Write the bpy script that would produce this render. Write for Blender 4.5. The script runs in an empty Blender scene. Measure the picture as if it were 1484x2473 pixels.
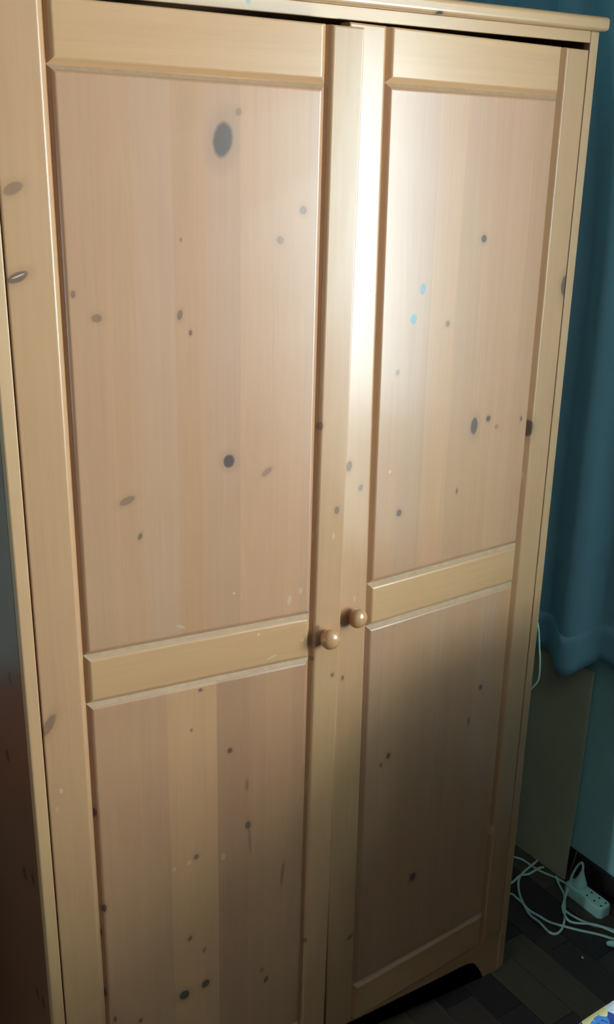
import bpy, bmesh, math, random
from mathutils import Vector, Matrix
random.seed(7)
scene = bpy.context.scene
COL = scene.collection

# ------------------------------------------------------------------ camera
cam_data = bpy.data.cameras.new('camera')
cam = bpy.data.objects.new('camera', cam_data)
COL.objects.link(cam)
cam_data.sensor_fit = 'VERTICAL'
cam_data.sensor_height = 36.0
cam_data.sensor_width = 36.0
cam_data.lens = 36.171
cam_data.clip_start = 0.05
RIGHT = Vector((0.8310836, -0.5558764, 0.0173618))
DOWN = Vector((-0.1755043, -0.2917613, -0.9402519))
FWD = Vector((0.5277294, 0.7783808, -0.3400368))
cam.matrix_world = Matrix(((RIGHT.x, -DOWN.x, -FWD.x, -0.406066),
                           (RIGHT.y, -DOWN.y, -FWD.y, -1.327540),
                           (RIGHT.z, -DOWN.z, -FWD.z, 1.835793),
                           (0, 0, 0, 1)))
scene.camera = cam

# ------------------------------------------------------------------ daylight
WIN_Y0, WIN_Y1, WIN_Z0, WIN_Z1 = -2.75, -0.93, 1.02, 2.20
world = bpy.data.worlds.new('overcast_sky')
scene.world = world
world.use_nodes = True
bg = world.node_tree.nodes['Background']
bg.inputs['Color'].default_value = (0.78, 0.93, 1.0, 1)
bg.inputs['Strength'].default_value = 10.0
FILL_Y0, FILL_Y1, FILL_Z0, FILL_Z1 = -0.42, -0.20, 0.75, 1.70      # unseen window added in the left wall for fill light
portal_data = bpy.data.lights.new('window_portal', 'AREA')
portal_data.shape = 'RECTANGLE'
portal_data.size = WIN_Z1 - WIN_Z0
portal_data.size_y = WIN_Y1 - WIN_Y0
portal_data.cycles.is_portal = True
portal = bpy.data.objects.new('window_portal', portal_data)
portal.location = (1.66, (WIN_Y0 + WIN_Y1) / 2, (WIN_Z0 + WIN_Z1) / 2)
portal.rotation_euler = (0, math.radians(90), 0)
COL.objects.link(portal)

fill_portal_data = portal_data.copy()
fill_portal_data.size = FILL_Z1 - FILL_Z0
fill_portal_data.size_y = FILL_Y1 - FILL_Y0
fill_portal = bpy.data.objects.new('window_portal', fill_portal_data)  # guides sampling through the added fill window
fill_portal.location = (-2.34, (FILL_Y0 + FILL_Y1) / 2, (FILL_Z0 + FILL_Z1) / 2)
fill_portal.rotation_euler = (0, math.radians(-90), 0)
COL.objects.link(fill_portal)

vs = scene.view_settings
vs.view_transform = 'Standard'
vs.look = 'None'
vs.gamma = 1.0
vs.exposure = 1.88
vs.use_curve_mapping = False
scene.cycles.max_bounces = 8
scene.cycles.diffuse_bounces = 5
scene.cycles.use_denoising = True

# ------------------------------------------------------------------ helpers
def srgb(r, g, b):
    def f(c):
        c /= 255.0
        return c / 12.92 if c <= 0.04045 else ((c + 0.055) / 1.055) ** 2.4
    return (f(r), f(g), f(b), 1.0)


def link(name, me, mat=None, parent=None, **props):
    o = bpy.data.objects.new(name, me)
    COL.objects.link(o)
    if mat is not None and me is not None:
        me.materials.append(mat)
    if parent is not None:
        o.parent = parent
    for k, v in props.items():
        o[k] = v
    return o


def empty(name, loc=(0, 0, 0), **props):
    o = bpy.data.objects.new(name, None)
    COL.objects.link(o)
    o.location = loc
    o.empty_display_size = 0.1
    for k, v in props.items():
        o[k] = v
    return o


def to_mesh(name, bm, smooth=False):
    bmesh.ops.recalc_face_normals(bm, faces=bm.faces)
    me = bpy.data.meshes.new(name)
    bm.to_mesh(me)
    bm.free()
    if smooth:
        for p in me.polygons:
            p.use_smooth = True
    return me


def add_box(bm, x0, x1, y0, y1, z0, z1, bevel=0.0, seg=2):
    vs_ = [bm.verts.new((x, y, z)) for x in (x0, x1) for y in (y0, y1) for z in (z0, z1)]
    fs = []
    for idx in ((0, 1, 3, 2), (4, 6, 7, 5), (0, 4, 5, 1), (2, 3, 7, 6), (0, 2, 6, 4), (1, 5, 7, 3)):
        fs.append(bm.faces.new([vs_[i] for i in idx]))
    if bevel > 0:
        es = list({e for f in fs for e in f.edges})
        bmesh.ops.bevel(bm, geom=es, offset=bevel, segments=seg, affect='EDGES', profile=0.5)


def box_mesh(name, *a, **k):
    bm = bmesh.new()
    add_box(bm, *a, **k)
    return to_mesh(name, bm)


def catmull(pts, n=8):
    pts = [Vector(p) for p in pts]
    out = []
    for i in range(len(pts) - 1):
        p0 = pts[i - 1] if i > 0 else pts[0] * 2 - pts[1]
        p1, p2 = pts[i], pts[i + 1]
        p3 = pts[i + 2] if i + 2 < len(pts) else pts[-1] * 2 - pts[-2]
        for j in range(n):
            t = j / n
            out.append(0.5 * ((2 * p1) + (p2 - p0) * t + (2 * p0 - 5 * p1 + 4 * p2 - p3) * t * t
                              + (3 * p1 - p0 - 3 * p2 + p3) * t ** 3))
    out.append(pts[-1])
    return out


def add_tube(bm, pts, r, nseg=10, cap=True):
    rings = []
    up = Vector((0.03, 0.02, 1)).normalized()
    for i, p in enumerate(pts):
        t = (pts[min(i + 1, len(pts) - 1)] - pts[max(i - 1, 0)]).normalized()
        if abs(t.dot(up)) > 0.97:
            up = Vector((1, 0.1, 0)).normalized()
        a = t.cross(up).normalized()
        b = a.cross(t)
        rr = r(i / (len(pts) - 1)) if callable(r) else r
        rings.append([bm.verts.new(p + (a * math.cos(2 * math.pi * k / nseg) + b * math.sin(2 * math.pi * k / nseg)) * rr)
                      for k in range(nseg)])
    for i in range(len(rings) - 1):
        for k in range(nseg):
            bm.faces.new((rings[i][k], rings[i][(k + 1) % nseg], rings[i + 1][(k + 1) % nseg], rings[i + 1][k]))
    if cap:
        bm.faces.new(rings[0])
        bm.faces.new(rings[-1])


# ------------------------------------------------------------------ materials
def new_mat(name):
    m = bpy.data.materials.new(name)
    m.use_nodes = True
    return m, m.node_tree, m.node_tree.nodes['Principled BSDF']


class NT:
    """tiny node-tree writer"""
    def __init__(self, nt):
        self.nt = nt

    def n(self, kind, **kw):
        nd = self.nt.nodes.new(kind)
        for k, v in kw.items():
            setattr(nd, k, v)
        return nd

    def l(self, a, b):
        self.nt.links.new(a, b)

    def math(self, op, a, b=None, c=None, clamp=False):
        nd = self.n('ShaderNodeMath', operation=op)
        nd.use_clamp = clamp
        for i, v in enumerate((a, b, c)):
            if v is None:
                continue
            if isinstance(v, (int, float)):
                nd.inputs[i].default_value = v
            else:
                self.l(v, nd.inputs[i])
        return nd.outputs[0]

    def mix(self, fac, a, b, blend='MIX'):
        nd = self.n('ShaderNodeMix', data_type='RGBA', blend_type=blend)
        for i, v in ((0, fac), (6, a), (7, b)):
            if isinstance(v, (int, float)):
                nd.inputs[i].default_value = v
            elif isinstance(v, tuple):
                nd.inputs[i].default_value = v
            else:
                self.l(v, nd.inputs[i])
        return nd.outputs[2]

    def noise(self, vec, scale, detail=3.0, rough=0.5, dist=0.0):
        nd = self.n('ShaderNodeTexNoise')
        nd.inputs['Scale'].default_value = scale
        nd.inputs['Detail'].default_value = detail
        nd.inputs['Roughness'].default_value = rough
        nd.inputs['Distortion'].default_value = dist
        if vec is not None:
            self.l(vec, nd.inputs['Vector'])
        return nd.outputs[0]

    def mapping(self, vec, scale=(1, 1, 1), loc=(0, 0, 0)):
        nd = self.n('ShaderNodeMapping')
        nd.inputs['Scale'].default_value = scale
        nd.inputs['Location'].default_value = loc
        self.l(vec, nd.inputs['Vector'])
        return nd.outputs[0]

    def ramp(self, fac, stops, interp='LINEAR'):
        nd = self.n('ShaderNodeValToRGB')
        cr = nd.color_ramp
        cr.interpolation = interp
        while len(cr.elements) < len(stops):
            cr.elements.new(1.0)
        for e, (p, c) in zip(cr.elements, stops):
            e.position = p
            e.color = c if len(c) == 4 else (*c, 1)
        self.l(fac, nd.inputs[0])
        return nd.outputs[0]

    def smooth(self, v, a, b):
        nd = self.n('ShaderNodeMapRange', interpolation_type='SMOOTHSTEP')
        self.l(v, nd.inputs[0])
        nd.inputs[1].default_value = a
        nd.inputs[2].default_value = b
        nd.inputs[3].default_value = 0.0
        nd.inputs[4].default_value = 1.0
        return nd.outputs[0]


def knot_group():
    g = bpy.data.node_groups.new('knot_spot', 'ShaderNodeTree')
    I = g.interface
    I.new_socket('Vector', in_out='INPUT', socket_type='NodeSocketVector')
    for s in ('Cx', 'Cz', 'Rx', 'Rz', 'Cos', 'Sin'):
        I.new_socket(s, in_out='INPUT', socket_type='NodeSocketFloat')
    I.new_socket('Core', in_out='OUTPUT', socket_type='NodeSocketFloat')
    I.new_socket('Halo', in_out='OUTPUT', socket_type='NodeSocketFloat')
    I.new_socket('Dist', in_out='OUTPUT', socket_type='NodeSocketFloat')
    t = NT(g)
    gi, go = t.n('NodeGroupInput'), t.n('NodeGroupOutput')
    sp = t.n('ShaderNodeSeparateXYZ')
    t.l(gi.outputs['Vector'], sp.inputs[0])
    dx = t.math('SUBTRACT', sp.outputs[0], gi.outputs['Cx'])
    dz = t.math('SUBTRACT', sp.outputs[2], gi.outputs['Cz'])
    a = t.math('ADD', t.math('MULTIPLY', dx, gi.outputs['Cos']), t.math('MULTIPLY', dz, gi.outputs['Sin']))
    b = t.math('SUBTRACT', t.math('MULTIPLY', dz, gi.outputs['Cos']), t.math('MULTIPLY', dx, gi.outputs['Sin']))
    a = t.math('DIVIDE', a, gi.outputs['Rx'])
    b = t.math('DIVIDE', b, gi.outputs['Rz'])
    d = t.math('SQRT', t.math('ADD', t.math('MULTIPLY', a, a), t.math('MULTIPLY', b, b)))
    nz = t.noise(gi.outputs['Vector'], 75.0, 1.5)
    d = t.math('ADD', d, t.math('MULTIPLY', t.math('SUBTRACT', nz, 0.5), 0.3))
    t.l(t.smooth(d, 1.2, 0.8), go.inputs['Core'])
    t.l(t.smooth(d, 2.6, 0.8), go.inputs['Halo'])
    t.l(d, go.inputs['Dist'])
    return g


KNOT = knot_group()
KCOL = {'k': (0.070, 0.040, 0.030, 1), 'l': (0.72, 0.60, 0.44, 1), 'b': (0.055, 0.19, 0.22, 1), 'r': (0.26, 0.10, 0.05, 1)}


def wood(name, base, axis='Z', staves=None, knots=(), seed=0.0, rough=0.48, contrast=1.0, coord='Object', side=False):
    """varnished pine: base colour, glued staves, grain along axis, knots at measured places"""
    m, nt, p = new_mat(name)
    t = NT(nt)
    co = t.n('ShaderNodeTexCoord').outputs[coord]
    sc = {'Z': (1, 1, 0.035), 'X': (0.035, 1, 1), 'Y': (1, 0.035, 1)}[axis]
    v = t.mapping(co, sc, (seed, seed * 1.7, seed * 0.6))
    fine = t.noise(v, 190.0, 4.0, 0.65)
    broad = t.noise(v, 21.0, 3.0, 0.5, 0.6)
    rings = t.math('SINE', t.math('MULTIPLY', broad, 55.0))
    kco = co
    if side:
        s3, c3 = t.n('ShaderNodeSeparateXYZ'), t.n('ShaderNodeCombineXYZ')
        t.l(co, s3.inputs[0])
        t.l(s3.outputs[1], c3.inputs[0])
        t.l(s3.outputs[0], c3.inputs[1])
        t.l(s3.outputs[2], c3.inputs[2])
        kco = c3.outputs[0]
    col = base
    if staves:
        sp = t.n('ShaderNodeSeparateXYZ')
        t.l(co, sp.inputs[0])
        ax = t.math('ABSOLUTE', sp.outputs[0])
        col = t.ramp(t.math('MULTIPLY', ax, 2.0), [(x * 2.0, tuple(base[i] * c[i] for i in range(3))) for x, c in staves], 'CONSTANT')
    tone = t.math('MULTIPLY', t.math('SUBTRACT', broad, 0.5), 0.16 * contrast)
    tone = t.math('ADD', tone, t.math('MULTIPLY', t.math('SUBTRACT', fine, 0.5), 0.14 * contrast))
    tone = t.math('ADD', tone, t.math('MULTIPLY', rings, 0.014 * contrast))
    blot = t.noise(t.mapping(co, (1, 1, 1), (seed * 3, 2.0, seed)), 3.2, 2.0)
    hs = t.n('ShaderNodeHueSaturation')
    t.l(t.math('ADD', 0.492, t.math('MULTIPLY', blot, 0.016)), hs.inputs['Hue'])
    hs.inputs['Saturation'].default_value = 1.0
    t.l(t.math('ADD', 1.0, tone), hs.inputs['Value'])
    if isinstance(col, tuple):
        hs.inputs['Color'].default_value = col
    else:
        t.l(col, hs.inputs['Color'])
    col = hs.outputs[0]
    for (cx, cz, rx, rz, ang, s, kd) in knots:
        g = t.n('ShaderNodeGroup')
        g.node_tree = KNOT
        t.l(kco, g.inputs['Vector'])
        a = math.radians(ang)
        for k, val in (('Cx', cx), ('Cz', cz), ('Rx', rx), ('Rz', rz), ('Cos', math.cos(a)), ('Sin', math.sin(a))):
            g.inputs[k].default_value = val
        kc = KCOL[kd]
        if kd in ('k', 'r'):
            col = t.mix(t.math('MULTIPLY', g.outputs['Halo'], 0.30 * s), col, (kc[0] * 2.0, kc[1] * 1.8, kc[2] * 1.5, 1))
        col = t.mix(t.math('MULTIPLY', g.outputs['Core'], s * (0.6 if kd == 'l' else 1.0)), col, kc)
    t.l(col, p.inputs['Base Color'])
    t.l(t.math('ADD', rough - 0.04, t.math('MULTIPLY', blot, 0.08)), p.inputs['Roughness'])
    p.inputs['IOR'].default_value = 1.55
    p.inputs['Coat Weight'].default_value = 0.85
    p.inputs['Coat Roughness'].default_value = 0.27
    p.inputs['Specular IOR Level'].default_value = 0.2
    bump = t.n('ShaderNodeBump')
    bump.inputs['Strength'].default_value = 0.05
    bump.inputs['Distance'].default_value = 0.001
    t.l(fine, bump.inputs['Height'])
    t.l(bump.outputs[0], p.inputs['Normal'])
    return m


def plain(name, col, rough=0.6, var=0.08, scale=18.0, bump=0.0, spec=0.5):
    m, nt, p = new_mat(name)
    t = NT(nt)
    co = t.n('ShaderNodeTexCoord').outputs['Object']
    nz = t.noise(co, scale, 4.0, 0.6)
    hs = t.n('ShaderNodeHueSaturation')
    hs.inputs['Color'].default_value = col
    t.l(t.math('ADD', 1.0, t.math('MULTIPLY', t.math('SUBTRACT', nz, 0.5), 2 * var)), hs.inputs['Value'])
    t.l(hs.outputs[0], p.inputs['Base Color'])
    p.inputs['Roughness'].default_value = rough
    p.inputs['Specular IOR Level'].default_value = spec
    if bump:
        b = t.n('ShaderNodeBump')
        b.inputs['Strength'].default_value = bump
        b.inputs['Distance'].default_value = 0.002
        t.l(t.noise(co, scale * 12, 3.0), b.inputs['Height'])
        t.l(b.outputs[0], p.inputs['Normal'])
    return m


PANEL = (0.430, 0.214, 0.114, 1)
STILE = (0.450, 0.234, 0.114, 1)
RAIL = (0.485, 0.252, 0.118, 1)
FRAME = (0.470, 0.258, 0.124, 1)

KN = {
'Lup':[(0.3003,1.8338,0.0138,0.0226,-8,0.9,'k'),(0.3233,1.8698,0.0042,0.0052,-20,0.35,'k'),(0.4233,1.741,0.006,0.0057,-40,0.5,'k'),(0.388,1.7004,0.0059,0.0052,-40,0.4,'k'),(0.2374,1.7046,0.0015,0.0027,0,0.5,'k'),(0.085,1.638,0.0033,0.0049,0,0.5,'k'),(0.1152,1.6046,0.0074,0.0056,0,0.45,'k'),(0.2338,1.6023,0.004,0.0075,-10,0.6,'k'),(0.2493,1.5764,0.0025,0.0041,0,0.7,'k'),(0.3073,1.379,0.0087,0.0098,0,0.95,'k'),(0.3702,1.3537,0.0098,0.0047,35,0.4,'k'),(0.1468,1.3388,0.0124,0.0057,20,0.45,'k'),(0.164,1.2805,0.0032,0.0053,-20,0.6,'k'),(0.4139,1.1268,0.0037,0.0082,-10,0.35,'l'),(0.4342,1.1392,0.003,0.006,0,0.3,'l'),(0.3149,1.1589,0.0014,0.0018,0,0.9,'l'),(0.224,1.1194,0.0081,0.0029,-25,0.3,'l')],
'Llo':[(0.2554,0.9991,0.0035,0.003,0,0.7,'k'),(0.3065,0.8704,0.0044,0.0049,0,0.75,'k'),(0.2383,0.9289,0.0021,0.0031,0,0.6,'k'),(0.3407,0.7082,0.0054,0.0078,0,0.7,'k'),(0.3381,0.793,0.003,0.0118,0,0.35,'k'),(0.2426,0.6763,0.0044,0.0052,-30,0.6,'k'),(0.293,0.6578,0.0045,0.007,0,0.3,'l'),(0.2295,0.669,0.0044,0.0043,20,0.35,'l'),(0.2022,0.6654,0.0043,0.0043,20,0.25,'l'),(0.2278,0.5065,0.0037,0.0055,-20,0.6,'k'),(0.2543,0.4689,0.003,0.0056,-20,0.5,'k'),(0.2141,0.3847,0.0098,0.0096,0,0.95,'k'),(0.2556,0.3912,0.0069,0.0087,-30,0.85,'k'),(0.3793,0.3432,0.0041,0.007,-20,0.7,'k'),(0.3703,0.3704,0.0049,0.005,0,0.4,'k'),(0.0775,0.6327,0.0041,0.0076,0,0.8,'k'),(0.0847,0.3916,0.0028,0.0065,0,0.6,'k'),(0.1301,0.3663,0.0036,0.0048,0,0.6,'k'),(0.4105,0.5775,0.0032,0.0279,-5,0.4,'k'),(0.3441,0.6745,0.0023,0.0265,3,0.35,'k'),(0.0668,0.9456,0.0038,0.0074,0,0.8,'k'),(0.07,0.8208,0.0052,0.0086,0,0.9,'k'),(0.0664,0.5817,0.0054,0.0104,0,0.9,'k'),(0.0677,0.4524,0.0055,0.0127,0,0.9,'k')],
'Lhs':[(0.0172,1.7723,0.0132,0.0069,25,0.45,'k'),(0.0139,1.663,0.0142,0.0063,20,0.7,'k'),(0.0151,1.6645,0.0089,0.0011,20,0.8,'l'),(0.0094,1.0012,0.0073,0.0186,-30,0.5,'k'),(0.0206,0.8816,0.0025,0.0045,0,0.5,'l'),(0.0121,0.8501,0.0031,0.0053,0,0.2,'l')],
'Lfs':[(0.462,1.4164,0.0051,0.0067,0,0.5,'k'),(0.4966,1.272,0.0046,0.0065,0,0.5,'k'),(0.4674,1.0653,0.0039,0.0047,0,0.5,'k'),(0.4999,0.9671,0.0032,0.0041,0,0.6,'k'),(0.4597,1.0073,0.0031,0.0048,0,0.5,'k'),(0.4922,1.2271,0.0027,0.0066,0,0.3,'l'),(0.4568,1.2308,0.003,0.0072,0,0.25,'l'),(0.4628,0.3998,0.0034,0.006,0,0.5,'k')],
'Rfs':[(-0.4944,1.3291,0.006,0.0093,-10,0.6,'k'),(-0.4682,1.2868,0.0044,0.0059,-15,0.5,'k'),(-0.4961,0.9354,0.0027,0.005,0,0.6,'k'),(-0.4609,1.6134,0.0025,0.0026,0,0.4,'k'),(-0.4584,0.342,0.0094,0.0051,20,0.5,'k'),(-0.4741,1.0839,0.0027,0.0063,0,0.3,'l')],
'Rup':[(-0.2169,1.6838,0.0059,0.0061,0,0.9,'k'),(-0.3497,1.6089,0.0063,0.0094,-5,0.8,'b'),(-0.3664,1.5608,0.0072,0.0088,0,0.85,'b'),(-0.2891,1.5468,0.0048,0.0049,0,0.6,'k'),(-0.3964,1.475,0.0036,0.0049,0,0.5,'k'),(-0.2082,1.3564,0.0082,0.0153,0,0.85,'k'),(-0.1735,1.3653,0.0052,0.0054,0,0.85,'k'),(-0.1501,1.3464,0.0053,0.0047,0,0.6,'r'),(-0.3791,1.2239,0.0056,0.0062,0,0.8,'k'),(-0.2408,1.2389,0.0025,0.0056,0,0.6,'k'),(-0.0863,1.3532,0.0028,0.0048,0,0.6,'k'),(-0.4043,1.3035,0.0027,0.003,-20,0.5,'l')],
'Rlo':[(-0.1355,0.8003,0.0044,0.0057,0,0.7,'k'),(-0.3775,0.7294,0.0048,0.0064,0,0.75,'k'),(-0.3955,0.716,0.0029,0.0046,0,0.5,'k'),(-0.2935,0.4081,0.0082,0.0104,0,0.8,'k'),(-0.1628,0.731,0.0033,0.0096,0,0.5,'k')],
'Rhs':[(-0.0619,1.3296,0.0112,0.0161,0,0.9,'k'),(-0.0029,1.5926,0.009,0.0179,0,0.8,'k'),(-0.0598,0.4183,0.0046,0.0141,0,0.5,'l'),(-0.0624,1.2361,0.0034,0.0075,0,0.3,'l')],
'Lmr':[(0.3828,1.0293,0.0105,0.0015,15,0.5,'l'),(0.3582,1.0769,0.0022,0.003,0,0.5,'l'),(0.4396,1.0489,0.0031,0.0039,0,0.4,'l')],
}


def stave_list(edges, seed):
    r = random.Random(seed)
    out = []
    for e in edges:
        a, b = r.uniform(0.93, 1.05), r.uniform(-0.035, 0.035)
        out.append((e, (a * (1 + b), a, a * (1 - 2.2 * b))))
    return out


M_LUP = wood('pine_panel_left_upper', PANEL, 'Z', stave_list((0, .118, .168, .225, .272, .325, .376, .43), 3), KN['Lup'], 1.3)
M_LLO = wood('pine_panel_left_lower', PANEL, 'Z',
             [(0, (.97, .96, .95)), (.10, (.98, .97, .96)), (.152, (.95, .95, .95)), (.196, (1.06, 1.06, .99)),
              (.282, (.84, .82, .83)), (.341, (.90, .88, .88)), (.373, (.94, .92, .90)), (.423, (.90, .88, .88))], KN['Llo'], 4.1)
M_RUP = wood('pine_panel_right_upper', PANEL, 'Z', stave_list((0, .11, .165, .215, .27, .33, .39, .44), 11), KN['Rup'], 7.7)
M_RLO = wood('pine_panel_right_lower', PANEL, 'Z', stave_list((0, .10, .15, .22, .28, .335, .40, .45), 23), KN['Rlo'], 9.2)
M_LHS = wood('pine_stile_left_hinge', STILE, 'Z', None, KN['Lhs'], 2.2)
M_LFS = wood('pine_stile_left_free', STILE, 'Z', None, KN['Lfs'], 3.4)
M_RFS = wood('pine_stile_right_free', STILE, 'Z', None, KN['Rfs'], 5.6)
M_RHS = wood('pine_stile_right_hinge', STILE, 'Z', None, KN['Rhs'], 6.6)
M_LMR = wood('pine_rail_scratched', RAIL, 'X', None, KN['Lmr'], 2.9)
M_RAIL = wood('pine_rail', RAIL, 'X', None, (), 5.2)
M_FRAME = wood('pine_frame', FRAME, 'Z', None, (), 8.3)
M_HEAD = wood('pine_head', FRAME, 'X', None, [(0.383, 2.012, .004, .005, 0, .6, 'b')], 4.4)
M_CORN = wood('pine_cornice', FRAME, 'X', None, [(0.712, 2.0185, .007, .004, 0, .9, 'k')], 1.9)
M_APRON = wood('pine_apron', RAIL, 'X', None, (), 6.1)
M_KNOB = wood('pine_knob', (0.46, 0.22, 0.10, 1), 'X', None, (), 3.3, rough=0.25, contrast=1.3)
M_SIDE_SHADED = wood('pine_side_shaded', (0.20, 0.080, 0.040, 1), 'Z', None, [(.122, .891, .008, .012, 0, .9, 'k'), (.086, .683, .009, .013, 0, .9, 'k'), (.043, .701, .007, .012, 0, .9, 'k'), (.047, .443, .008, .012, 0, .9, 'k'), (.077, .440, .008, .013, 0, .9, 'k'), (.07, 1.056, .007, .012, 0, .8, 'k')], 7.1, rough=0.3, side=True)  # same pine as the front, with the side's shade darkened into its colour

M_DUST = plain('dust_settled_on_pine', (0.42, 0.26, 0.155, 1), 0.7, 0.25, 90.0)

# ------------------------------------------------------------------ the room
RX, BY, LX, FY, CZ = 1.48, 0.88, -2.20, -4.4, 2.42
M_WALL = plain('wall_paint', (0.52, 0.93, 0.96, 1), 0.75, 0.03, 6.0, 0.06)
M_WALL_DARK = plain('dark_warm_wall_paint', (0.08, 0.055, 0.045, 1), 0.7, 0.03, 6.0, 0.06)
M_CEIL = plain('ceiling_paint', (0.33, 0.33, 0.32, 1), 0.85, 0.02)
M_BASE = plain('dark_baseboard', (0.040, 0.026, 0.024, 1), 0.4, 0.2, 30.0)
M_WHITE = plain('white_window_paint', (0.75, 0.76, 0.75, 1), 0.4, 0.02)

link('wall_back', box_mesh('wall_back', LX - .2, RX + .22, BY, BY + .15, 0, CZ), M_WALL, kind='structure')
bm = bmesh.new()
add_box(bm, LX - .15, LX, FILL_Y1, BY, 0, CZ)
add_box(bm, LX - .15, LX, FY, FILL_Y0, 0, CZ)
add_box(bm, LX - .15, LX, FILL_Y0, FILL_Y1, 0, FILL_Z0)
add_box(bm, LX - .15, LX, FILL_Y0, FILL_Y1, FILL_Z1, CZ)
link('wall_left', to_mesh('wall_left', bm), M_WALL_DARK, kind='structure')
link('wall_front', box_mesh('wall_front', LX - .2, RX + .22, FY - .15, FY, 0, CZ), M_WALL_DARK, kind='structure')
link('ceiling', box_mesh('ceiling', LX - .2, RX + .22, FY - .15, BY + .15, CZ, CZ + .12), M_CEIL, kind='structure')
bm = bmesh.new()
add_box(bm, RX, RX + .22, WIN_Y1, BY, 0, CZ)
add_box(bm, RX, RX + .22, FY, WIN_Y0, 0, CZ)
add_box(bm, RX, RX + .22, WIN_Y0, WIN_Y1, 0, WIN_Z0)
add_box(bm, RX, RX + .22, WIN_Y0, WIN_Y1, WIN_Z1, CZ)
link('wall_right', to_mesh('wall_right', bm), M_WALL, kind='structure')
link('baseboard_right', box_mesh('baseboard_right', RX - .010, RX, FY, BY, 0, .07, bevel=.002), M_BASE, kind='structure')
link('baseboard_back', box_mesh('baseboard_back', LX, RX - .010, BY - .010, BY, 0, .07, bevel=.002), M_BASE, kind='structure')

# window
bm = bmesh.new()
for (y0, y1, z0, z1) in ((WIN_Y0, WIN_Y1, WIN_Z0, WIN_Z0 + .05), (WIN_Y0, WIN_Y1, WIN_Z1 - .05, WIN_Z1),
                         (WIN_Y0, WIN_Y0 + .05, WIN_Z0 + .05, WIN_Z1 - .05), (WIN_Y1 - .05, WIN_Y1, WIN_Z0 + .05, WIN_Z1 - .05)):
    add_box(bm, RX + .10, RX + .15, y0, y1, z0, z1, bevel=.004)
win = link('window_1', to_mesh('window_1', bm), M_WHITE, kind='structure')
ym = (WIN_Y0 + WIN_Y1) / 2
link('window_mullion', box_mesh('window_mullion', RX + .105, RX + .145, ym - .025, ym + .025, WIN_Z0 + .05, WIN_Z1 - .05, bevel=.004), M_WHITE, win)
link('window_sill', box_mesh('window_sill', RX - .03, RX + .10, WIN_Y0 - .03, WIN_Y1 + .03, WIN_Z0 - .03, WIN_Z0, bevel=.005), M_WHITE, win)
mg, nt, p = new_mat('window_glass')
t = NT(nt)
tr, gl, mx = t.n('ShaderNodeBsdfTransparent'), t.n('ShaderNodeBsdfGlossy'), t.n('ShaderNodeMixShader')
tr.inputs[0].default_value = (0.95, 0.97, 0.96, 1)
gl.inputs['Roughness'].default_value = 0.02
mx.inputs[0].default_value = 0.06
t.l(tr.outputs[0], mx.inputs[1])
t.l(gl.outputs[0], mx.inputs[2])
t.l(mx.outputs[0], nt.nodes['Material Output'].inputs[0])
for y0, y1 in ((WIN_Y0 + .05, ym - .025), (ym + .025, WIN_Y1 - .05)):
    link('window_pane', box_mesh('window_pane', RX + .122, RX + .128, y0, y1, WIN_Z0 + .05, WIN_Z1 - .05), mg, win)

link('added_shade_slab', box_mesh('added_shade_slab', RX + .22, RX + 1.3, WIN_Y0 - 1.2, WIN_Y1 + 1.6, 2.30, 2.45), M_CEIL, kind='structure')   # unseen slab added above the window outside to shade the lower doors

bm = bmesh.new()
for (y0, y1, z0, z1) in ((FILL_Y0, FILL_Y1, FILL_Z0, FILL_Z0 + .04), (FILL_Y0, FILL_Y1, FILL_Z1 - .04, FILL_Z1),
                         (FILL_Y0, FILL_Y0 + .04, FILL_Z0 + .04, FILL_Z1 - .04), (FILL_Y1 - .04, FILL_Y1, FILL_Z0 + .04, FILL_Z1 - .04)):
    add_box(bm, LX - .10, LX - .06, y0, y1, z0, z1, bevel=.004)
fill_win = link('added_fill_window', to_mesh('added_fill_window', bm), M_WHITE, kind='structure')  # added out of view to brighten the right wall
link('window_pane', box_mesh('window_pane', LX - .083, LX - .077, FILL_Y0 + .04, FILL_Y1 - .04, FILL_Z0 + .04, FILL_Z1 - .04), mg, fill_win)

# floor of dark narrow boards
def floor_mat():
    m, nt, p = new_mat('dark_floor_board')
    t = NT(nt)
    co = t.n('ShaderNodeTexCoord').outputs['Object']
    rnd = t.n('ShaderNodeObjectInfo').outputs['Random']
    v = t.mapping(co, (1, 0.05, 1))
    g = t.noise(v, 120.0, 4.0, 0.6)
    col = t.ramp(rnd, [(0.0, (0.034, 0.024, 0.026)), (0.45, (0.060, 0.042, 0.038)), (0.75, (0.086, 0.058, 0.046)), (1.0, (0.120, 0.088, 0.058))])
    hs = t.n('ShaderNodeHueSaturation')
    t.l(col, hs.inputs['Color'])
    t.l(t.math('ADD', 0.7, t.math('MULTIPLY', g, 0.6)), hs.inputs['Value'])
    t.l(hs.outputs[0], p.inputs['Base Color'])
    p.inputs['Roughness'].default_value = 0.5
    return m


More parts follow.
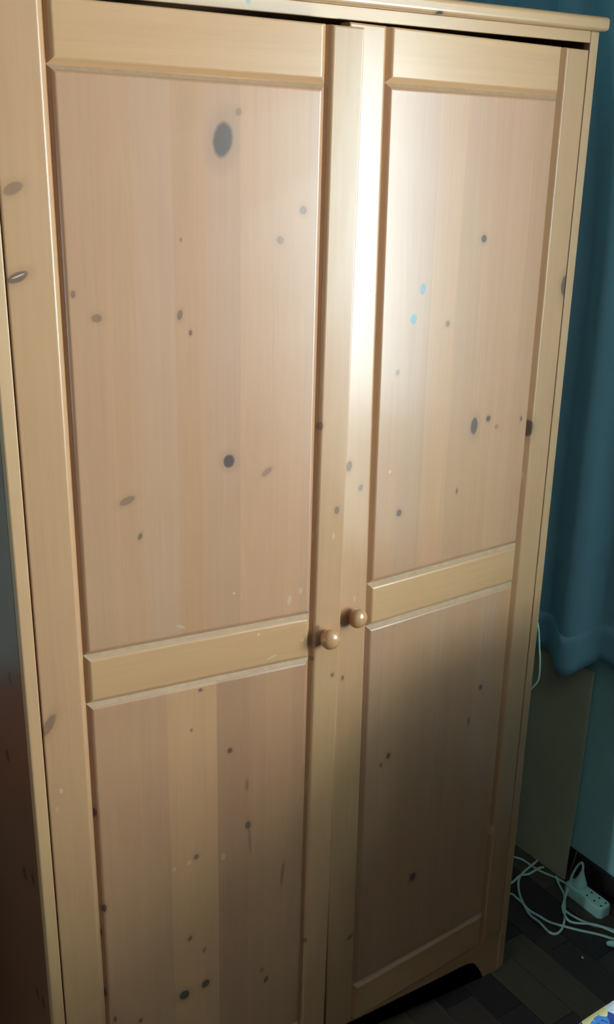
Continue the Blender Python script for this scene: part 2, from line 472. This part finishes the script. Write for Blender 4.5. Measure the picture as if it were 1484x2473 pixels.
M_FLOOR = floor_mat()
M_SUB = plain('floor_joint', (0.010, 0.008, 0.008, 1), 0.7)
floor = link('floor', box_mesh('floor', LX - .2, RX + .22, FY - .15, BY + .15, -.12, -.003), M_SUB, kind='structure')
BW, BL = 0.08, 0.32
board_me = bpy.data.meshes.new('floor_board')
bm = bmesh.new()
add_box(bm, .0006, BW - .0006, .0006, BL - .0006, -.010, 0)
bmesh.ops.bevel(bm, geom=[e for e in bm.edges if all(v.co.z > -.001 for v in e.verts)], offset=.0008, segments=1, affect='EDGES')
bmesh.ops.recalc_face_normals(bm, faces=bm.faces)
bm.to_mesh(board_me)
bm.free()
board_me.materials.append(M_FLOOR)
far = bmesh.new()
ix = 0
x = LX
x_start = 1.2 - BW * math.ceil((1.2 - LX) / BW)
col_i = 0
xx = x_start
while xx < RX:
    off = -0.105 + ((col_i * 7) % 4) * 0.08
    yy = off - BL * math.ceil((off - FY) / BL)
    while yy < BY:
        near = 0.55 < xx < 1.5 and -0.62 < yy < 0.36
        if near and xx + BW <= RX + 0.001:
            o = bpy.data.objects.new('floor_board', board_me)
            COL.objects.link(o)
            o.parent = floor
            o.location = (xx, yy, 0)
        else:
            add_box(far, max(xx, LX) + .0006, min(xx + BW, RX) - .0006, max(yy, FY) + .0006, min(yy + BL, BY) - .0006, -.010, 0)
        yy += BL
    xx += BW
    col_i += 1
link('floor_field', to_mesh('floor_field', far), M_FLOOR, floor, kind='stuff')

# ------------------------------------------------------------------ the wardrobe
W, G, DEPTH = 1.08, 0.0218, 0.56
ward = empty('wardrobe', (0, 0, 0), label='tall honey pine two-door wardrobe with knotty panelled doors standing ajar', category='wardrobe')


def panel_box(name, mat, a, bev=.002, parent=ward, **pr):
    return link(name, box_mesh(name, *a, bevel=bev), mat, parent, **pr)


# carcass
LIP = .016
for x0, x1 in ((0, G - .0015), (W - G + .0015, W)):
    panel_box('side_panel', M_SIDE_SHADED, (x0, x1, LIP, DEPTH, 0, 2.018), .0006)
    panel_box('edge_strip', M_FRAME, (x0, x1, 0, LIP, 0, 2.018), .0022)
panel_box('back_panel', M_FRAME, (G - .0015, W - G + .0015, DEPTH - .012, DEPTH - .002, .05, 2.018), 0)
panel_box('floor_panel', M_FRAME, (G - .0015, W - G + .0015, .026, DEPTH - .012, .085, .105), 0)
panel_box('head_rail', M_HEAD, (G - .0015, W - G + .0015, .0008, .009, 1.9995, 2.018), .0012)
bm = bmesh.new()
add_box(bm, -.012, W + .012, -.013, DEPTH, 2.018, 2.0405)
es = [e for e in bm.edges if all(v.co.y < 0 for v in e.verts) or (abs(e.verts[0].co.x - e.verts[1].co.x) < 1e-4 and abs(e.verts[0].co.z - e.verts[1].co.z) < 1e-4)]
bmesh.ops.bevel(bm, geom=es, offset=.007, segments=4, affect='EDGES', profile=0.5)
link('cornice', to_mesh('cornice', bm), M_CORN, ward)

# apron with bracket feet
bm = bmesh.new()
prof = [(G - .0015, .112), (G - .0015, 0), (.064, 0), (.072, .020), (.090, .050), (.100, .060), (.115, .066), (.140, .0685)]
prof = prof + [(W - a, b) for a, b in reversed(prof)]
top = []
fr = [bm.verts.new((a, .0015, b)) for a, b in prof]
bk = [bm.verts.new((a, .022, b)) for a, b in prof]
n = len(prof)
for i in range(n):
    j = (i + 1) % n
    bm.faces.new((fr[i], fr[j], bk[j], bk[i]))
f1 = bm.faces.new(fr)
f2 = bm.faces.new(list(reversed(bk)))
bmesh.ops.triangulate(bm, faces=[f1, f2])
link('apron', to_mesh('apron', bm), M_APRON, ward)

# ---- doors
WD, ZB, ZT = 0.5182, 0.1150, 1.9922
DEPTHS = (0.0095, 0.0085, 0.0026, 0.0014, 0.0006, 0.0002, 0.0, 0.0)
IN_CH = (0.0, 0.0, 0.0055, 0.0068, 0.0080, 0.0090, 0.0102, 0.0125)
IN_OUT = (0.0, 0.0, 0.0, 0.0003, 0.0010, 0.0018, 0.0030, 0.0050)


class Door:
    def __init__(self, left):
        self.left = left
        if left:
            self.th, self.t1, self.sg, self.dz = 0.10697, 0.03073, 0.02477, 0.0038
            self.wd, self.hs, self.fs = 0.5123, 0.0700, 0.0623 - .0059
        else:
            self.th, self.t1, self.sg, self.dz = 0.03971, -0.01352, -0.01433, -0.0039
            self.wd, self.hs, self.fs = 0.5150, 0.0623, 0.0773 - .0032

    def warp(self, bm):
        for v in bm.verts:
            u, y, z = v.co
            v.co = (u if self.left else -u, y - u * self.t1 * (z / .9 - 1.32), z - self.sg * u + self.dz)

    def slice(self, bm):
        for zc in (.3, .5, .7, .9, 1.2, 1.4, 1.6, 1.8):
            bmesh.ops.bisect_plane(bm, geom=bm.verts[:] + bm.edges[:] + bm.faces[:], plane_co=(0, 0, zc), plane_no=(0, 0, 1))

    def piece(self, name, mat, parent, u0, u1, z0, z1, sides, recess=0.0, dusty=False, **pr):
        """sides: (u0, u1, z0, z1) True where the edge has the wide chamfer of the joint"""
        bm = bmesh.new()
        loops = []
        for k, d in enumerate(DEPTHS):
            i = [IN_CH[k] if s else IN_OUT[k] for s in sides]
            y = d + recess * (1 - d / DEPTHS[0])
            loops.append([bm.verts.new(c) for c in ((u0 + i[0], y, z0 + i[2]), (u1 - i[1], y, z0 + i[2]),
                                                    (u1 - i[1], y, z1 - i[3]), (u0 + i[0], y, z1 - i[3]))])
        for a, b in zip(loops, loops[1:]):
            for q in range(4):
                r = (q + 1) % 4
                bm.faces.new((a[q], a[r], b[r], b[q]))
        bm.faces.new(loops[-1])
        bm.faces.new(list(reversed(loops[0])))
        bmesh.ops.recalc_face_normals(bm, faces=bm.faces)
        if dusty:
            for f in bm.faces:
                cy = f.calc_center_median().y
                if f.normal.z > 0.5 and .0030 < cy < .0085:
                    f.material_index = 1
        self.slice(bm)
        self.warp(bm)
        o = link(name, to_mesh(name, bm), mat, parent, **pr)
        if dusty:
            o.data.materials.append(M_DUST)
        return o


def build_door(left, mats, knob_uz):
    d = Door(left)
    bm = bmesh.new()
    add_box(bm, 0, d.wd, .0090, .022, ZB, ZT)
    d.slice(bm)
    d.warp(bm)
    door = link('door', to_mesh('door', bm), M_FRAME, ward)
    door.location = (G, 0, 0) if left else (W - G, 0, 0)
    door.rotation_euler = (0, 0, -d.th if left else d.th)
    a, b = d.hs, d.wd - d.fs
    d.piece('stile', mats['hs'], door, 0, a, ZB, ZT, (0, 1, 0, 0))
    d.piece('stile', mats['fs'], door, b, d.wd, ZB, ZT, (1, 0, 0, 0))
    d.piece('rail', mats['tr'], door, a, b, 1.9182 - .002, ZT, (1, 1, 1, 0))
    d.piece('rail', mats['mr'], door, a, b, 1.0170 - .001, 1.0960 + .003, (1, 1, 1, 1), 0.0, True)
    d.piece('rail', mats['br'], door, a, b, ZB, .2025, (1, 1, 0, 1), 0.0, True)
    d.piece('panel', mats['up'], door, a, b, 1.0990, 1.9162, (1, 1, 1, 1), .0008, True)
    d.piece('panel', mats['lo'], door, a, b, .2025, 1.0160, (1, 1, 1, 1), .0008, True)
    # turned knob
    bm = bmesh.new()
    prof = [(.002, .0105), (-.003, .0098), (-.0065, .0100), (-.009, .0122), (-.0115, .0150), (-.0150, .0170), (-.0195, .0177),
            (-.0240, .0168), (-.0275, .0143), (-.0302, .0104), (-.0318, .0056), (-.0323, .0)]
    ns = 28
    rings = []
    for y, r in prof[:-1]:
        rings.append([bm.verts.new((r * math.cos(2 * math.pi * k / ns), y, r * math.sin(2 * math.pi * k / ns))) for k in range(ns)])
    tip = bm.verts.new((0, prof[-1][0], 0))
    for r0, r1 in zip(rings, rings[1:]):
        for k in range(ns):
            bm.faces.new((r0[k], r0[(k + 1) % ns], r1[(k + 1) % ns], r1[k]))
    for k in range(ns):
        bm.faces.new((rings[-1][k], rings[-1][(k + 1) % ns], tip))
    bm.faces.new(rings[0])
    kb = link('knob', to_mesh('knob', bm, True), M_KNOB, door, label='round turned pine knob')
    u, z = knob_uz
    kb.location = (u if left else -u, -u * d.t1 * (z / .9 - 1.32), z - d.sg * u + d.dz)
    return door


build_door(True, dict(hs=M_LHS, fs=M_LFS, tr=M_RAIL, mr=M_LMR, br=M_RAIL, up=M_LUP, lo=M_LLO), (0.4825, 1.0566))
build_door(False, dict(hs=M_RHS, fs=M_RFS, tr=M_RAIL, mr=M_RAIL, br=M_RAIL, up=M_RUP, lo=M_RLO), (0.4807, 1.0525))

# ------------------------------------------------------------------ curtain
def cloth_mat(name, c0, c1, weave=900.0):
    m, nt, p = new_mat(name)
    t = NT(nt)
    co = t.n('ShaderNodeTexCoord').outputs['Object']
    a = t.noise(t.mapping(co, (1, 1, .05)), 30.0, 3.0)
    w = t.noise(co, weave, 2.0)
    col = t.mix(t.math('ADD', t.math('MULTIPLY', a, .7), t.math('MULTIPLY', w, .3), clamp=True), c0, c1)
    t.l(col, p.inputs['Base Color'])
    p.inputs['Roughness'].default_value = 0.85
    p.inputs['Sheen Weight'].default_value = 0.15
    b = t.n('ShaderNodeBump')
    b.inputs['Strength'].default_value = 0.15
    b.inputs['Distance'].default_value = 0.001
    t.l(w, b.inputs['Height'])
    t.l(b.outputs[0], p.inputs['Normal'])
    return m


M_CURT = cloth_mat('teal_curtain_cloth', (0.23, 0.52, 0.66, 1), (0.29, 0.60, 0.74, 1))


def fold_x(y, z):
    """x of the hanging cloth; narrow pleats at the heading open into wide folds at the hem"""
    k = min(1.0, max(0.0, (z - 1.35) / 0.9))
    yc = 0.190 + 0.115 * k * k
    per = 0.190 - 0.078 * k
    w = (y - yc + 0.006 * math.sin(z * 3.0 + y * 12)) / per
    a = (0.5 + 0.5 * math.cos(2 * math.pi * w)) ** 1.2
    b = 0.5 + 0.5 * math.cos(2 * math.pi * w * 2.3 + 1.3)
    return 1.445 - 0.054 * (1 - .35 * k) * a - 0.008 * b * (1 - a) - 0.003 * math.sin(z * 5 + y * 30)


def curtain_sheet(y0, y1, ny, zs, hem, off=0.0, thick=.0016):
    bm = bmesh.new()
    grid = []
    for i in range(ny + 1):
        y = y0 + (y1 - y0) * i / ny
        col = []
        for j, s in enumerate(zs):
            zb = hem(y)
            z = zb + (2.36 - zb) * s if s > 0 else zb
            col.append(bm.verts.new((fold_x(y, z) - off, y, z)))
        grid.append(col)
    for i in range(ny):
        for j in range(len(zs) - 1):
            bm.faces.new((grid[i][j], grid[i + 1][j], grid[i + 1][j + 1], grid[i][j + 1]))
    bmesh.ops.recalc_face_normals(bm, faces=bm.faces)
    bmesh.ops.solidify(bm, geom=bm.faces[:], thickness=thick)
    return to_mesh('curtain', bm, True)


def hem_z(y):
    a = 0.5 + 0.5 * math.cos(2 * math.pi * (y - 0.19) / 0.19)
    base = 0.662 if y < 0.19 else 0.610
    return base - (base - 0.600) * a ** 1.3


zs = [i / 40 for i in range(41)]
curt = link('curtain', curtain_sheet(-0.30, 0.80, 260, zs, hem_z), M_CURT,
            label='dark teal curtain hanging in folds beside the wardrobe, above the cardboard sheet', category='curtain')
link('hem', curtain_sheet(-0.30, 0.80, 260, [0, .015, .030, .045, .060], lambda y: hem_z(y) - .0005, .0016, .0012), M_CURT, curt)
link('trim_1', box_mesh('trim_1', RX - .075, RX - .055, -.40, .84, 2.365, 2.39, bevel=.004), M_WHITE, kind='structure')

# ------------------------------------------------------------------ cardboard sheet leaning on the wall
M_CARD = plain('brown_cardboard', (0.68, 0.62, 0.42, 1), 0.8, 0.12, 8.0, 0.05)
M_FLUTE = plain('pale_cardboard_edge', (0.60, 0.52, 0.38, 1), 0.8, 0.2, 200.0)
bm = bmesh.new()
# outline in (y, s) along the sheet, with a torn step in the free edge
edge = [(.140, .612), (.139, .50), (.141, .40), (.140, .325), (.146, .318), (.146, .285), (.151, .272), (.150, .20), (.146, .10), (.135, 0.0)]
out = [(.55, 0.0), (.55, .612)] + edge
def cpos(y, s, o):
    lean = .0225 * s / .612
    return (1.432 + lean + o + .006 * math.sin(s * 6) + (.02 if False else 0) - .06 * (y - .135) * (1 - s / .612) * 0.4, y, s)
A = [bm.verts.new(cpos(y, s, 0)) for y, s in out]
Bv = [bm.verts.new(cpos(y, s, .005)) for y, s in out]
fa = bm.faces.new(A)
fb = bm.faces.new(list(reversed(Bv)))
side = []
for i in range(len(out)):
    j = (i + 1) % len(out)
    side.append(bm.faces.new((A[i], A[j], Bv[j], Bv[i])))
for f in side:
    f.material_index = 1
bmesh.ops.triangulate(bm, faces=[fa, fb])
card = link('cardboard_sheet', to_mesh('cardboard_sheet', bm), M_CARD,
            label='large brown cardboard sheet leaning on the wall under the curtain', category='cardboard')
card.data.materials.append(M_FLUTE)

# ------------------------------------------------------------------ power strip, plugs, cords
M_PLASTIC = plain('pale_green_white_plastic', (0.62, 0.94, 0.84, 1), 0.4, 0.03)
M_CORD = plain('pale_cord', (0.66, 0.90, 0.80, 1), 0.5, 0.05)
M_HOLE = plain('socket_hole_dark', (0.01, 0.012, 0.012, 1), 0.8)
strip = empty('power_strip', (1.4155, 0.040, 0), label='pale four-socket power strip on the dark floor by the baseboard', category='power strip')
SX, SY0, SY1, SH = .0215, -.062, .064, .031
bm = bmesh.new()
ring = []
outl = []
for (cx, cy, a0) in ((SX - .012, SY1 - .012, 0), (-SX + .012, SY1 - .012, 90), (-SX + .012, SY0 + .014, 180), (SX - .012, SY0 + .014, 270)):
    for k in range(5):
        a = math.radians(a0 + 90 * k / 4)
        outl.append((cx + .012 * math.cos(a), cy + .012 * math.sin(a)))
lv = [(0, 1.0), (.004, 1.04), (SH - .006, 1.0), (SH - .002, .95), (SH, .86)]
rings = [[bm.verts.new((x * s, y * (1 - (1 - s) * .35), z)) for x, y in outl] for z, s in lv]
for r0, r1 in zip(rings, rings[1:]):
    for k in range(len(outl)):
        j = (k + 1) % len(outl)
        bm.faces.new((r0[k], r0[j], r1[j], r1[k]))
bm.faces.new(rings[-1])
bm.faces.new(list(reversed(rings[0])))
link('strip_body', to_mesh('strip_body', bm), M_PLASTIC, strip)
hole_bm = bmesh.new()
bmesh.ops.create_cone(hole_bm, cap_ends=True, segments=12, radius1=.0026, radius2=.0026, depth=.002)
hole_me = to_mesh('socket_hole', hole_bm)
hole_me.materials.append(M_HOLE)
for yy in (-.049, -.027, -.003):
    for xx in (-.0085, .0095):
        h = bpy.data.objects.new('socket_hole', hole_me)
        COL.objects.link(h)
        h.parent = strip
        h.location = (xx, yy, SH - .0006)
bm = bmesh.new()
add_tube(bm, catmull([(1.4155, .100, .012), (1.4155, .115, .010), (1.416, .150, .0035), (1.409, .168, .0035), (1.400, .194, .0035), (1.396, .224, .0035), (1.393, .252, .0035), (1.384, .268, .0035), (1.37, .30, .0035)], 8), .0032)
for v in bm.verts:
    v.co -= Vector((1.4155, .040, 0))
link('strip_cord', to_mesh('strip_cord', bm, True), M_CORD, strip)

# tapered plug standing in the far socket, its cord looping up and over
plug = empty('plug', (1.420, .073, .0316), label='cone-shaped pale plug standing in the far socket of the power strip, with looping cord', category='plug')
bm = bmesh.new()
loops = [(-.0002, .0185, .0165), (.006, .0190, .0168), (.014, .0150, .0130), (.026, .0095, .0085), (.036, .0058, .0055), (.041, .0040, .0040)]
rings = []
for z, a, b in loops:
    s = max(z, 0) / .041
    rings.append([bm.verts.new((a * math.cos(2 * math.pi * k / 16) + .006 * s, b * math.sin(2 * math.pi * k / 16) + .002 * s, z)) for k in range(16)])
for r0, r1 in zip(rings, rings[1:]):
    for k in range(16):
        bm.faces.new((r0[k], r0[(k + 1) % 16], r1[(k + 1) % 16], r1[k]))
bm.faces.new(rings[-1])
bm.faces.new(list(reversed(rings[0])))
link('plug_body', to_mesh('plug_body', bm, True), M_PLASTIC, plug)
A = [(1.426, .075, .071), (1.431, .079, .082), (1.434, .087, .086), (1.429, .095, .072), (1.415, .097, .047), (1.400, .091, .024), (1.376, .079, .0110),
     (1.356, .066, .0100), (1.339, .054, .0095), (1.326, .036, .0090), (1.319, .015, .0085), (1.329, -.001, .0080), (1.357, -.022, .0075), (1.373, -.043, .007), (1.385, -.074, .007), (1.393, -.095, .0035)]
bm = bmesh.new()
add_tube(bm, catmull(A, 8), .0032)
for v in bm.verts:
    v.co -= Vector((1.420, .073, .031))
link('plug_cord', to_mesh('plug_cord', bm, True), M_CORD, plug)


def cord(pts, label, z0=.0035, r=.0032):
    bm = bmesh.new()
    pp = [(p[0], p[1], p[2] if len(p) > 2 else z0) for p in pts]
    add_tube(bm, catmull(pp, 8), r)
    return link('cord', to_mesh('cord', bm, True), M_CORD, label=label, category='cord', group='pale cords tangled on the floor')


cord([(1.414, .148, .0095), (1.401, .121), (1.386, .092), (1.365, .071), (1.340, .047), (1.310, .021, .0035), (1.284, .006), (1.262, .004), (1.253, .020), (1.252, .049, .0095),
      (1.257, .088), (1.267, .121, .0095), (1.290, .157), (1.312, .184, .0095), (1.341, .205, .0035), (1.372, .215), (1.405, .217, .0095), (1.424, .224, .0060)],
     'pale cord lying in the widest loop on the floor, beside the foot of the wardrobe')
cord([(1.20, .215), (1.26, .208), (1.304, .199), (1.335, .202, .0100), (1.366, .199), (1.399, .195, .0105), (1.418, .196, .0045)],
     'short straight pale cord running from behind the wardrobe to the cardboard')
cord([(1.20, .20), (1.245, .187), (1.271, .168), (1.272, .149), (1.271, .128), (1.267, .098), (1.268, .065, .0095), (1.279, .042), (1.298, .013, .0035), (1.322, -.020), (1.349, -.053), (1.368, -.083), (1.377, -.10)],
     'pale cord curving along the floor from behind the wardrobe to the loose plug end')
cord([(1.343, .048, .0035), (1.345, .025), (1.353, -.003, .0035), (1.366, -.028), (1.385, -.050), (1.40, -.08)],
     'pale cord closest to the power strip, running out past its near end')
# second plug end at the frame edge
bm = bmesh.new()
add_tube(bm, [Vector((1.338, -.090, .008)), Vector((1.343, -.094, .010)), Vector((1.352, -.104, .011)), Vector((1.372, -.125, .011)), Vector((1.380, -.133, .009))],
         lambda s: (.004, .007, .0085, .0085, .006)[min(4, int(s * 4 + .5))], 12)
link('plug', to_mesh('plug', bm, True), M_PLASTIC, label='small pale plug end lying loose on the floor beyond the cords', category='plug')
# thin cord hanging behind the wardrobe side
bm = bmesh.new()
add_tube(bm, catmull([(1.0822, .075, .985), (1.094, .050, .935), (1.113, .033, .88), (1.120, .028, .83), (1.1205, .021, .788), (1.119, .019, .749), (1.112, .031, .722), (1.098, .052, .695), (1.0822, .085, .675)], 8), .0022)
link('hanging_cord', to_mesh('hanging_cord', bm, True), M_CORD, label='thin pale cord hanging down behind the right edge of the wardrobe', category='cord')
bm = bmesh.new()
add_tube(bm, catmull([(1.460, .139, .006), (1.461, .137, .03), (1.463, .133, .055), (1.464, .131, .078)], 6), .0016)
link('wire', to_mesh('wire', bm, True), plain('pinkish_wire', (0.34, 0.24, 0.30, 1), .5), label='thin pinkish wire standing up between cardboard and baseboard', category='wire')
bm = bmesh.new()
bmesh.ops.create_icosphere(bm, subdivisions=2, radius=.0032)
for v in bm.verts:
    v.co = (v.co.x * 1.0 + .0006 * math.sin(v.co.y * 900), v.co.y * 1.4, v.co.z * .6 + .0019)
cr = link('crumb', to_mesh('crumb', bm, True), plain('pale_crumb', (0.62, 0.58, 0.52, 1), .7), label='tiny pale crumb alone on the dark floor boards', category='crumb')
cr.location = (1.260, -.085, 0)

# ------------------------------------------------------------------ unseen table added to block low window light, side table with its cloth
M_DARKWOOD = wood('dark_stained_wood', (0.030, 0.018, 0.012, 1), 'X', None, (), 5.5, rough=0.45)
dx0, dx1, dy0, dy1, dh = 0.93, 1.44, -2.95, -0.35, 1.0
table = empty('added_shade_table', ((dx0 + dx1) / 2, (dy0 + dy1) / 2, 0), label='unseen tall dark table added under the window sill to shade the lower doors', category='table')
def dpart(name, a, bev=.003, parent=table):
    cx, cy = table.location.x, table.location.y
    return link(name, box_mesh(name, a[0] - cx, a[1] - cx, a[2] - cy, a[3] - cy, a[4], a[5], bevel=bev), M_DARKWOOD, parent)
dpart('table_top', (dx0, dx1, dy0, dy1, dh - .03, dh), .006)
dpart('apron', (dx0 + .08, dx0 + .10, dy0 + .08, dy1 - .28, dh - .11, dh - .03))
for yy in (dy0 + .05, dy1 - .25):
    for xx in (dx0 + .10, dx1 - .05):
        dpart('leg', (xx - .025, xx + .025, yy - .025, yy + .025, 0, dh - .03), .004)

TX0, TX1, TY0, TY1, TZ = 0.03, 0.503, -1.18, -0.707, 0.796
stand = empty('side_table', ((TX0 + TX1) / 2, (TY0 + TY1) / 2, 0), label='square side table hidden beneath the floral cloth', category='table')
def spart(name, a, bev=.003):
    cx, cy = stand.location.x, stand.location.y
    return link(name, box_mesh(name, a[0] - cx, a[1] - cx, a[2] - cy, a[3] - cy, a[4], a[5], bevel=bev), M_DARKWOOD, stand)
spart('table_top', (TX0, TX1, TY0, TY1, TZ - .028, TZ), .006)
for xx in (TX0 + .04, TX1 - .04):
    for yy in (TY0 + .04, TY1 - .04):
        spart('leg', (xx - .02, xx + .02, yy - .02, yy + .02, 0, TZ - .028))


def floral_mat():
    m, nt, p = new_mat('floral_table_cloth')
    t = NT(nt)
    co = t.n('ShaderNodeTexCoord').outputs['Object']
    wv = t.n('ShaderNodeVectorMath', operation='ADD')
    nz = t.n('ShaderNodeTexNoise')
    nz.inputs['Scale'].default_value = 22.0
    t.l(co, nz.inputs['Vector'])
    sc = t.n('ShaderNodeVectorMath', operation='SCALE')
    sc.inputs['Scale'].default_value = 0.035
    t.l(nz.outputs['Color'], sc.inputs[0])
    t.l(co, wv.inputs[0])
    t.l(sc.outputs[0], wv.inputs[1])
    vo = t.n('ShaderNodeTexVoronoi')
    vo.inputs['Scale'].default_value = 34.0
    t.l(wv.outputs[0], vo.inputs['Vector'])
    sp = t.n('ShaderNodeSeparateColor')
    t.l(vo.outputs['Color'], sp.inputs[0])
    col = t.ramp(sp.outputs[0], [(0.0, srgb(28, 52, 120)), (.25, srgb(52, 110, 175)), (.48, srgb(200, 185, 125)), (.62, srgb(30, 60, 140)),
                                 (.76, srgb(190, 192, 200)), (.88, srgb(165, 135, 175)), (.96, srgb(80, 120, 75))], 'CONSTANT')
    st = t.noise(wv.outputs[0], 60.0, 3.0, 0.6, 1.5)
    col = t.mix(t.smooth(st, .60, .66), col, srgb(20, 36, 96))
    col = t.mix(t.smooth(st, .36, .30), col, srgb(205, 215, 228))
    t.l(col, p.inputs['Base Color'])
    p.inputs['Roughness'].default_value = 0.85
    return m


M_FLORAL = floral_mat()
bm = bmesh.new()
NX, NY = 96, 96
grid = []
cx0, cx1, cy0, cy1, ct = TX0 - .004, TX1 + .004, TY0 - .004, TY1 + .004, TZ + .0015
DROP = .24
for i in range(NX + 1):
    row = []
    for j in range(NY + 1):
        Lx, Ly = cx1 - cx0, cy1 - cy0
        a = -DROP + (Lx + 2 * DROP) * i / NX
        b = -DROP + (Ly + 2 * DROP) * j / NY
        ox, oy = max(-a, a - Lx, 0), max(-b, b - Ly, 0)
        over = math.hypot(ox, oy)
        x = cx0 + min(max(a, 0), Lx)
        y = cy0 + min(max(b, 0), Ly)
        if over > 0:
            w = min(1, over * 7)
            th = math.atan2(oy, ox)
            out = (.009 + .03 * over) * min(1, over * 60) + .010 * w * (1 + math.sin((a - b) * 27 + 4 * th))
            x += (-1 if a < 0 else 1) * out * math.cos(th)
            y += (-1 if b < 0 else 1) * out * math.sin(th)
        z = ct + .007 - over + .0025 * math.sin(a * 21 + b * 9) * (1 if over == 0 else 0)
        row.append(bm.verts.new((x, y, z)))
    grid.append(row)
for i in range(NX):
    for j in range(NY):
        bm.faces.new((grid[i][j], grid[i + 1][j], grid[i + 1][j + 1], grid[i][j + 1]))
bmesh.ops.recalc_face_normals(bm, faces=bm.faces)
bmesh.ops.solidify(bm, geom=bm.faces[:], thickness=.003)
link('tablecloth', to_mesh('tablecloth', bm, True), M_FLORAL, label='blue, yellow and white floral cloth draped over a small table', category='tablecloth')

# ------------------------------------------------------------------ what the varnished wardrobe side mirrors: a low cabinet and a red box
cab = empty('low_cabinet', (-.42, .64, 0), label='low dark cabinet mirrored in the glossy left side of the wardrobe', category='cabinet')
def cpart(name, a, bev=.003, parent=cab):
    return link(name, box_mesh(name, a[0] + .42, a[1] + .42, a[2] - .64, a[3] - .64, a[4], a[5], bevel=bev), M_DARKWOOD, parent)
cpart('body', (-.76, -.08, .44, .86, .04, .50))
cpart('top', (-.77, -.07, .42, .865, .50, .52))
for x0, x1 in ((-.755, -.425), (-.415, -.085)):
    cpart('door', (x0, x1, .425, .44, .06, .49))
M_RED = plain('red_painted_card', (0.42, 0.035, 0.03, 1), 0.45, 0.05)
rb = empty('red_box', (-.33, .66, .5205), label='red lidded box standing on the low dark cabinet', category='box')
link('body', box_mesh('body', -.22, .22, -.13, .13, 0, .115, bevel=.003), M_RED, rb)
link('lid', box_mesh('lid', -.224, .224, -.134, .134, .115, .145, bevel=.003), M_RED, rb)
